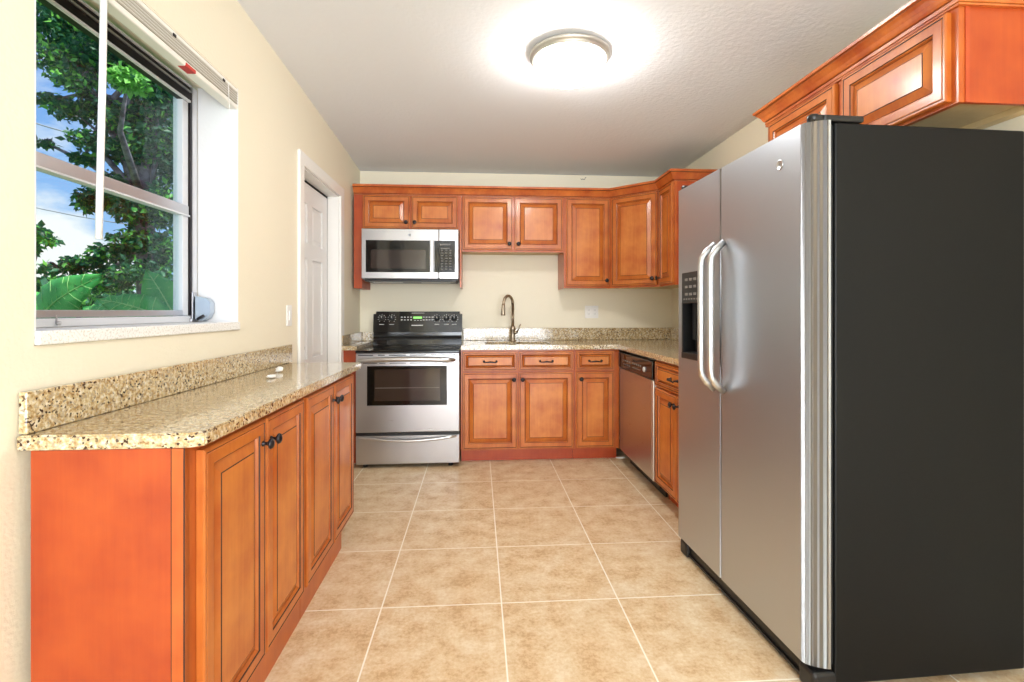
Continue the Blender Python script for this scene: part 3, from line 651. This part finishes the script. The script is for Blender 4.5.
# ------------------------------------------------------------------ dishwasher
dw = thing('dishwasher', 'stainless dishwasher with black control strip under the right counter', 'dishwasher', (RX, 3.775, 0), -PI/2)
DW = .742
MB().box(.004, DW-.004, .02, .60, .06, .872, 'black_plastic').build('body', dw)
g = MB(); g.box(.002, DW-.03, -.022, .02, .105, .738, 'steel', .005); g.box(DW-.03, DW-.002, -.022, .02, .105, .738, 'steel_bright', .005); g.build('door', dw)
dp = MB().box(.002, DW-.002, -.03, .02, .744, .858, 'black_gloss', .004).build('control_panel', dw)
g = MB()
for i in range(4):
    for j in range(2): g.box(.13+i*.045, .16+i*.045, -.0312, -.03, .775+j*.028, .785+j*.028, 'marking_dim')
for i in range(5): g.box(.35+i*.04, .375+i*.04, -.0312, -.03, .80, .812, 'marking_dim')
g.box(.35, .52, -.0312, -.03, .775, .780, 'marking_dim'); g.build('button_marks', dp)
MB().lathe([(0, 0), (.017, 0), (.017, .006), (.013, .009), (0, .009)], 'marking', T=at(.60, -.03, .792)@Matrix.Rotation(PI/2, 4, 'X')).build('dial', dp, 'silver dial')
MB().box(.01, DW-.01, .06, .075, .001, .1, 'black_plastic').build('toe_kick', dw)

# ------------------------------------------------------------------ refrigerator
FRR = -PI/2+.0369
fg = thing('refrigerator', 'large side-by-side refrigerator with stainless doors and charcoal side', 'refrigerator', (.9727, 2.3594, 0), FRR)
FW = .927
MB().box(.005, FW-.004, .082, .74, .03, 1.752, 'fridge_side', .006).build('body', fg)
MB().box(.012, FW-.012, .062, .083, .09, 1.745, 'dark_void').build('door_gasket', fg)
def fdoor(x0, x1, rl, rr, hole=None):
    """door outline in plan: rounded where rl / rr say, extruded up"""
    P = []; d = .066
    n = 10
    if rl: P += [(x0+rl-rl*math.sin(PI/2*(1-k/n)) if False else x0+rl*(1-math.cos(PI/2*(1-k/n))*1.0), 0) for k in ()]
    pts = []
    # left side, from back to front
    pts.append((x0, d))
    if rl: pts += [(x0+rl-rl*math.cos(a), .045-.045*math.sin(a)) for a in [PI/2*k/n for k in range(n+1)]]
    else: pts += [(x0, .004), (x0+.004, 0)]
    if rr: pts += [(x1-rr+rr*k/36, .058*(k/36)**2.3) for k in range(37)]
    else: pts += [(x1-.004, 0), (x1, .004)]
    pts.append((x1, d))
    return pts
def extr(g, pts, z0, z1, m):
    n = len(pts)
    for i in range(n-1):
        g.add([(pts[i][0], pts[i][1], z0), (pts[i+1][0], pts[i+1][1], z0), (pts[i+1][0], pts[i+1][1], z1), (pts[i][0], pts[i][1], z1)], [(0, 1, 2, 3)], m, math.dist(pts[i], pts[i+1]) < .02 and 0 < i < n-2)
    g.add([(pts[0][0], pts[0][1], z0), (pts[-1][0], pts[-1][1], z0), (pts[-1][0], pts[-1][1], z1), (pts[0][0], pts[0][1], z1)], [(0, 1, 2, 3)], m)
    for z in (z0, z1): g.add([(x, y, z) for x, y in pts], [list(range(n))], m)
ZB, ZT = .085, 1.757
S0, S1 = .4035, .4085
dx0, dx1, dz0, dz1, dz2 = .058, .240, .952, 1.215, 1.355
# freezer door, built round the dispenser recess
g = MB(); Z = ZB
pts = fdoor(.0, S0, .02, 0)
extr(g, pts, ZB, dz0, 'steel_fridge'); extr(g, pts, dz2, ZT, 'steel_fridge')
lp = [p for p in pts if p[0] <= .021]+[(dx0, 0), (dx0, .066)]; extr(g, lp, dz0, dz2, 'steel_fridge')
rp = [(dx1, .066), (dx1, 0)]+[p for p in pts if p[0] > .3]; extr(g, rp, dz0, dz2, 'steel_fridge')
me_w = g; fz = g.build('freezer_door', fg)
bm = bmesh.new(); bm.from_mesh(fz.data); bmesh.ops.remove_doubles(bm, verts=bm.verts[:], dist=.0001); bm.to_mesh(fz.data); bm.free()
g = MB(); g.box(dx0, dx1, .002, .06, dz1, dz2, 'black_plastic', .003); g.box(dx0, dx0+.012, -.003, .06, dz0, dz1, 'black_plastic'); g.box(dx1-.012, dx1, -.003, .06, dz0, dz1, 'black_plastic')
g.box(dx0, dx1, -.006, .06, dz0, dz0+.03, 'black_plastic', .004); g.box(dx0, dx1, .058, .064, dz0, dz1, 'dark_void'); g.box(dx0, dx1, -.003, .004, dz1-.004, dz2, 'black_plastic', .003); ds = g.build('dispenser', fz)
g = MB(); g.box(dx0+.04, dx0+.075, .03, .04, dz0+.09, dz1, 'black_plastic', .003); g.box(dx0+.10, dx0+.135, .03, .04, dz0+.09, dz1, 'black_plastic', .003); g.build('dispenser_paddles', ds)
for i in range(3):
    for j in range(3): MB().box(dx0+.035+i*.042, dx0+.062+i*.042, -.0042, -.003, dz1+.032+j*.034, dz1+.044+j*.034, 'marking_dim').build('dispenser_button', fz)
for i in range(6): MB().box(dx0+.02+i*.025, dx0+.034+i*.025, -.0042, -.003, dz1+.012, dz1+.019, 'marking_dim').build('indicator_light', fz)
g = MB(); extr(g, fdoor(S1, FW, 0, .046), ZB, ZT, 'steel_fridge'); fd = g.build('refrigerator_door', fg)
bm = bmesh.new(); bm.from_mesh(fd.data); bmesh.ops.remove_doubles(bm, verts=bm.verts[:], dist=.0001); bm.to_mesh(fd.data); bm.free()
def fhandle(x, par, lean):
    z0, z1 = .85, 1.452; pts = []; n = 20
    for k in range(n+1):
        q = k/n; s_ = min(1, math.sin(PI*q)*2.5); s_ = math.sin(PI/2*s_)
        pts.append((x+lean*s_, -.006-.058*s_, z0+(z1-z0)*q))
    MB().tube(pts, [.013]+[.0135]*(n-1)+[.013], 'steel_bright', n=14, flat=.9).build('handle', par)
fhandle(.372, fz, -.006); fhandle(.442, fd, .004)
MB().lathe([(0, 0), (.0165, 0), (.017, .002), (.0145, .003), (.0135, .0022), (0, .0022)], 'steel_bright', T=at(.903-.121, 0, 1.66)@Matrix.Rotation(PI/2, 4, 'X')).build('round_badge', fd)
text_mesh('GE', .010, 'marking_dim', at(.903-.121, -.0027, 1.66)@FRONT, fd, 'badge_letters')
g = MB(); g.box(.02, FW-.03, .03, .08, .012, .078, 'black_plastic', .004); g.box(.02, FW-.03, .022, .03, .012, .022, 'black_plastic')
g.build('base_grille', fg)
for x in (.025, FW-.055): MB().box(x-.02, x+.05, .012, .1, .0006, .07, 'black_plastic', .012, 3).build('leveling_foot', fg)
for x0, x1 in ((.008, .09), (.84, FW-.008)):
    g = MB(); g.box(x0, x1, .05, .185, 1.7575, 1.778, 'black_plastic', .006); g.lathe([(.0165, 0), (.0165, .02), (.012, .023), (0, .023)], 'black_plastic', T=at((x0 if x0 > .1 else x1)*.0+(x1-.02 if x0 > .1 else x0+.02), .028, 1.758)); g.box((x1-.036 if x0 > .1 else x0+.004), (x1-.004 if x0 > .1 else x0+.036), .028, .07, 1.758, 1.778, 'black_plastic', .003)
    g.build('hinge_cover', fg)

# ------------------------------------------------------------------ ceiling light
cl_x, cl_y = .457, 2.44; cz = ceil_z(cl_x, cl_y)
cl = thing('ceiling_light', 'round flush-mount ceiling light with glowing white dome', 'lamp', (cl_x, cl_y, cz-.002))
MB().lathe([(0, 0), (.192, 0), (.199, -.004), (.201, -.014), (.196, -.022), (.190, -.024), (.190, -.032), (.184, -.037), (.174, -.039), (.170, -.036), (.0, -.030)], 'lamp_metal', n=64).build('base_ring', cl)
g = MB(); g.lathe([(.173, -.040), (.174, -.048), (.170, -.066), (.156, -.090), (.130, -.112), (.095, -.128), (.05, -.138), (0, -.141)], 'lamp_glass', n=64); g.build('glass_dome', cl)

# ------------------------------------------------------------------ small fittings
ol = thing('wall_outlet', 'white double outlet plate on the back wall beneath the tall cabinet', 'outlet', (1.035, YB-.001, 1.166))
MB().box(-.062, .062, -.007, 0, -.057, .057, 'plate_white', .003).build('cover_plate', ol)
for x in (-.028, .028):
    g = MB(); g.box(x-.017, x+.017, -.0095, -.0072, -.034, .034, 'plate_white', .002)
    for z in (-.018, .018): g.box(x-.006, x-.004, -.0098, -.0094, z-.005, z+.005, 'marking_dim'); g.box(x+.004, x+.006, -.0098, -.0094, z-.005, z+.005, 'marking_dim')
    g.build('receptacle', ol)
sw = thing('light_switch', 'white light switch plate on the wall between window and door', 'switch', (XL+.001, 2.79, 1.15))
MB().box(0, .006, -.035, .035, -.057, .057, 'plate_white', .003).build('cover_plate', sw)
MB().box(.0062, .011, -.012, .012, -.026, .026, 'plate_white', .002).build('rocker', sw)
hk = MB(); hk.tube([(0, 0, 0), (0, -.02, -.002), (.012, -.03, -.012), (.02, -.028, .002), (.03, -.02, .012)], .003, 'marking_dim', n=6); hk.tube([(0, 0, 0), (-.012, -.02, -.01), (-.02, -.024, 0)], .0025, 'marking_dim', n=6)
tag(hk.build('wall_hook', loc=(.95, YB-.001, 2.375)), 'tiny grey wire hook high on the back wall near the ceiling', 'hook')
def crumple(name, loc, s_, label, seed):
    rnd = random.Random(seed); bm = bmesh.new(); bmesh.ops.create_icosphere(bm, subdivisions=2, radius=1)
    for v in bm.verts: v.co = Vector((v.co.x*s_[0], v.co.y*s_[1], v.co.z*s_[2]))*(1+rnd.uniform(-.25, .25))
    zmin = min(v.co.z for v in bm.verts)
    for v in bm.verts: v.co.z -= zmin
    return tag(MB().bm(bm, 'plate_white').build(name, loc=loc), label, 'paper', 'paper scraps on the counter')
crumple('paper_scrap', (-.905, 2.33, CT+.0005), (.016, .022, .012), 'small white crumpled scrap on the granite counter, the farther one', 1)
crumple('paper_scrap', (-.86, 2.13, CT+.0005), (.016, .03, .006), 'flat white scrap on the granite counter, the nearer one', 2)
# caulk chip at the floor by the corner of the toe kick
tag(MB().box(1.10, 1.17, 3.872, 3.892, .0006, .010, 'plate_white', .003).build('floor_shim'), 'thin white strip lying at the foot of the corner toe kick', 'strip')

# ------------------------------------------------------------------ garden
struct(MB().box(-30, XO-.001, -8, 40, -.6, -.4, 'grass').build('ground'))
def ray_pt(u, v, dist):
    a, b_ = (u-512)/F_PX, -(v-311)/F_PX; s_, c_ = math.sin(YAW), math.cos(YAW)
    return Vector((s_+a*c_, c_-a*s_, b_))*dist+Vector((0, 0, H))
def leaves(g, cen, rad, n, size, m1, m2, rnd, p2=.3):
    vs = []; fs1 = []; fs2 = []
    for _ in range(n):
        d = Vector((rnd.gauss(0, 1), rnd.gauss(0, 1), rnd.gauss(0, 1))).normalized()*rnd.random()**.45
        p = Vector(cen)+Vector((d.x*rad[0], d.y*rad[1], d.z*rad[2]))
        s_ = size*rnd.uniform(.6, 1.3)
        u = Vector((rnd.gauss(0, 1), rnd.gauss(0, 1), rnd.gauss(-.5, .6))).normalized(); w = u.cross(Vector((rnd.gauss(0, 1), rnd.gauss(0, 1), rnd.gauss(0, 1)))).normalized(); nn = u.cross(w)
        o = len(vs)
        vs += [p, p+u*s_*.45+w*s_*.27-nn*s_*.06, p+u*s_, p+u*s_*.45-w*s_*.27-nn*s_*.06]
        (fs2 if rnd.random() < p2 else fs1).extend([(o, o+1, o+2), (o, o+2, o+3)])
    g.add(vs, fs1, m1); 
    if fs2: g.add(vs, fs2, m2)
def tree(name, label, base, trunk_top, clusters, size, seed, dens, r0=.16, mats=('leaf_dark', 'leaf_mid')):
    rnd = random.Random(seed); t_ = thing(name, label, 'tree', base)
    B = Vector(base); tt = Vector(trunk_top)-B
    n = 8; pts = [tt*(k/n)+Vector((math.sin(k*1.1)*.06, math.cos(k*1.7)*.06, 0))*(k > 0) for k in range(n+1)]
    MB().tube(pts, [r0*(1-.55*k/n) for k in range(n+1)], 'bark', n=12).build('trunk', t_)
    g = MB(); fol = MB()
    for (c_, rad, num, p2) in clusters:
        c_ = Vector(c_)-B; s_ = pts[rnd.randint(n//2, n)] if c_.z > pts[n//2].z else pts[n//2]
        mid = (s_+c_)/2+Vector((rnd.uniform(-.15, .15), rnd.uniform(-.15, .15), rnd.uniform(0, .2)))
        g.tube([s_, mid, c_], [.05, .03, .012], 'bark', n=6)
        for q in range(4):
            e = c_+Vector((rnd.uniform(-1, 1)*rad[0], rnd.uniform(-1, 1)*rad[1], rnd.uniform(-1, 1)*rad[2]))*.7; g.tube([c_, (c_+e)/2+Vector((0, 0, .05)), e], [.014, .009, .004], 'bark', n=5)
        leaves(fol, c_, rad, int(num*dens), size, mats[0], mats[1], rnd, p2)
    g.build('branches', t_); fol.build('foliage', t_)
    return t_
def cl_px(u, v, d, ru, rv, num, p2=.2):    # clusters of a real crown 5 to 7 m away
    p = ray_pt(u, v, d); k = d/F_PX; return (p, (ru*k, ru*k, rv*k), num, p2)
D = 6.2
near = [cl_px(55, 25, D, 34, 26, 420), cl_px(95, 20, D+.3, 40, 30, 460), cl_px(140, 20, D, 45, 34, 460), cl_px(60, 62, D, 26, 15, 160, .35), cl_px(75, 82, D-.2, 20, 10, 90, .4),
        cl_px(95, 60, D, 30, 24, 330), cl_px(128, 60, D, 28, 24, 340), cl_px(128, 78, D-1.2, 17, 11, 170, .95), cl_px(160, 95, D, 26, 30, 380), cl_px(175, 60, D, 30, 36, 300),
        cl_px(52, 100, D, 18, 7, 60, .2), cl_px(75, 112, D, 22, 8, 90), cl_px(100, 105, D, 20, 12, 130), cl_px(95, 140, D, 24, 9, 120), cl_px(120, 150, D, 22, 12, 190), cl_px(150, 145, D, 24, 26, 330),
        cl_px(172, 150, D, 16, 30, 220), cl_px(84, 158, D, 12, 6, 60), cl_px(45, 143, D, 9, 4, 22, .3), cl_px(115, 190, D, 24, 18, 290), cl_px(92, 200, D, 16, 12, 120), cl_px(140, 210, D, 26, 18, 300), cl_px(166, 200, D, 16, 30, 230),
        cl_px(140, 240, D, 26, 12, 200), cl_px(115, 252, D, 22, 8, 120), cl_px(165, 250, D, 16, 20, 160), cl_px(88, 262, D, 22, 7, 90), cl_px(60, 268, D, 24, 6, 60), cl_px(150, 270, D, 30, 12, 150), cl_px(85, 284, D, 22, 8, 110), cl_px(110, 280, D, 24, 12, 160), cl_px(125, 120, D, 20, 14, 170)]
tb = ray_pt(150, 311, D); tb.z = -.4; tt_ = ray_pt(146, 60, D+.1)
tree('broadleaf_tree', 'tall leafy green tree outside the window with a grey trunk', tuple(tb), tuple(tt_), near, .088, 3, 3.4)
D2 = 17
far = [cl_px(45, 292, D2, 26, 14, 300, .75), cl_px(75, 296, D2, 26, 12, 280, .7), cl_px(20, 290, D2, 26, 16, 280, .6), cl_px(110, 298, D2, 30, 12, 280, .4), cl_px(150, 298, D2, 30, 14, 280, .3), cl_px(60, 283, D2, 26, 9, 160, .35)]
fb = ray_pt(60, 311, D2); fb.z = -.4; ft = ray_pt(60, 290, D2)
tree('garden_bush', 'bright green bushes beyond the lawn at the lower left of the window', tuple(fb), tuple(ft), far, .34, 5, 1.2)
D3 = 12
sm = [cl_px(36, 232, D3, 14, 6, 120, .3), cl_px(48, 240, D3, 10, 4, 60, .4), cl_px(30, 245, D3, 10, 8, 90, .3)]
fb = ray_pt(30, 311, D3); fb.z = -.4; ft = ray_pt(32, 240, D3)
tree('small_tree', 'thin small tree with sparse leaves at the lower left of the window', tuple(fb), tuple(ft), sm, .2, 8, 1.0, r0=.05)
# big-leaved plant below the window
pl = thing('leafy_plant', 'large bright green leaves of a plant growing just outside the window sill', 'plant', (-2.35, 2.9, -.4))
def big_leaf(tip, base, width, parent, seed):
    rnd = random.Random(seed); B = Vector(base); E_ = Vector(tip); ax = E_-B; n = 12; L_ = ax.length
    side = ax.normalized().cross(Vector((.5, -.8, .35))).normalized(); up = side.cross(ax.normalized())
    vs = []; fs = []
    for i in range(n+1):
        q = i/n; w_ = width*(math.sin(PI*min(1, (q+.015)**.55))**.8); c_ = B+ax*q+up*(.10*L_*math.sin(PI*q))
        for j in range(-3, 4):
            f_ = j/3; rip = .012*math.sin(q*34+abs(f_)*5); vs.append(c_+side*f_*w_+up*(-abs(f_)**1.5*w_*.2+rip*abs(f_)+(.012 if j else 0)))
    for i in range(n):
        for j in range(6): o = i*7+j; fs.append((o, o+1, o+8, o+7))
    loc = Vector(parent.location); vs = [v-loc for v in vs]
    g = MB(); g.add(vs, fs, 'leaf_big', True); o = g.build('leaf', parent)
    vg = MB(); mid = [Vector(vs[i*7+3])+up*.004 for i in range(n+1)]; vg.tube(mid, [.006*(1-.6*i/n) for i in range(n+1)], 'leaf_vein', n=5)
    for i in range(1, n-1):
        for e_ in (0, 6): vg.tube([mid[i], (mid[i]+Vector(vs[(i+1)*7+e_]))/2+up*.008, Vector(vs[(i+1)*7+e_])], .0022, 'leaf_vein', n=4)
    vg.build('veins', o)
    md_ = o.modifiers.new('thick', 'SOLIDIFY'); md_.thickness = .004
    g = MB(); g.tube([Vector((0, 0, 0)), (B-loc)*.55+Vector((0, 0, .12)), B-loc], [.02, .014, .009], 'leaf_mid', n=6); g.build('stem', parent)
K = 3.3
big_leaf(ray_pt(106, 274, K), ray_pt(40, 318, K+.1), .16, pl, 1)
big_leaf(ray_pt(84, 308, K-.1), ray_pt(120, 330, K-.2), .12, pl, 2)
big_leaf(ray_pt(98, 300, K-.4), ray_pt(165, 318, K-.4), .10, pl, 3)
big_leaf(ray_pt(146, 270, K-.1), ray_pt(176, 320, K-.1), .13, pl, 4)
big_leaf(ray_pt(24, 292, K+.2), ray_pt(70, 322, K+.3), .12, pl, 5)
# overhead wires, sagging between poles far to both sides
for i, (v0, v1, d, r_) in enumerate(((118, 158, 9, .012), (96, 146, 9.4, .010), (204, 232, 13, .012))):
    lbl = ['lower of the two overhead wires crossing the upper window pane', 'upper of the two overhead wires crossing the upper window pane', 'overhead wire crossing the lower window pane'][i]
    A = ray_pt(20, v0, d); B_ = ray_pt(200, v1, d*1.0); dvec = B_-A
    pts = [A+dvec*(k/16*3-1)+Vector((0, 0, .4*((k/16*3-1-.5)**2)-.1)) for k in range(17)]
    tag(MB().tube(pts, r_, 'cable', n=6).build('overhead_wire'), lbl, 'wire', None)
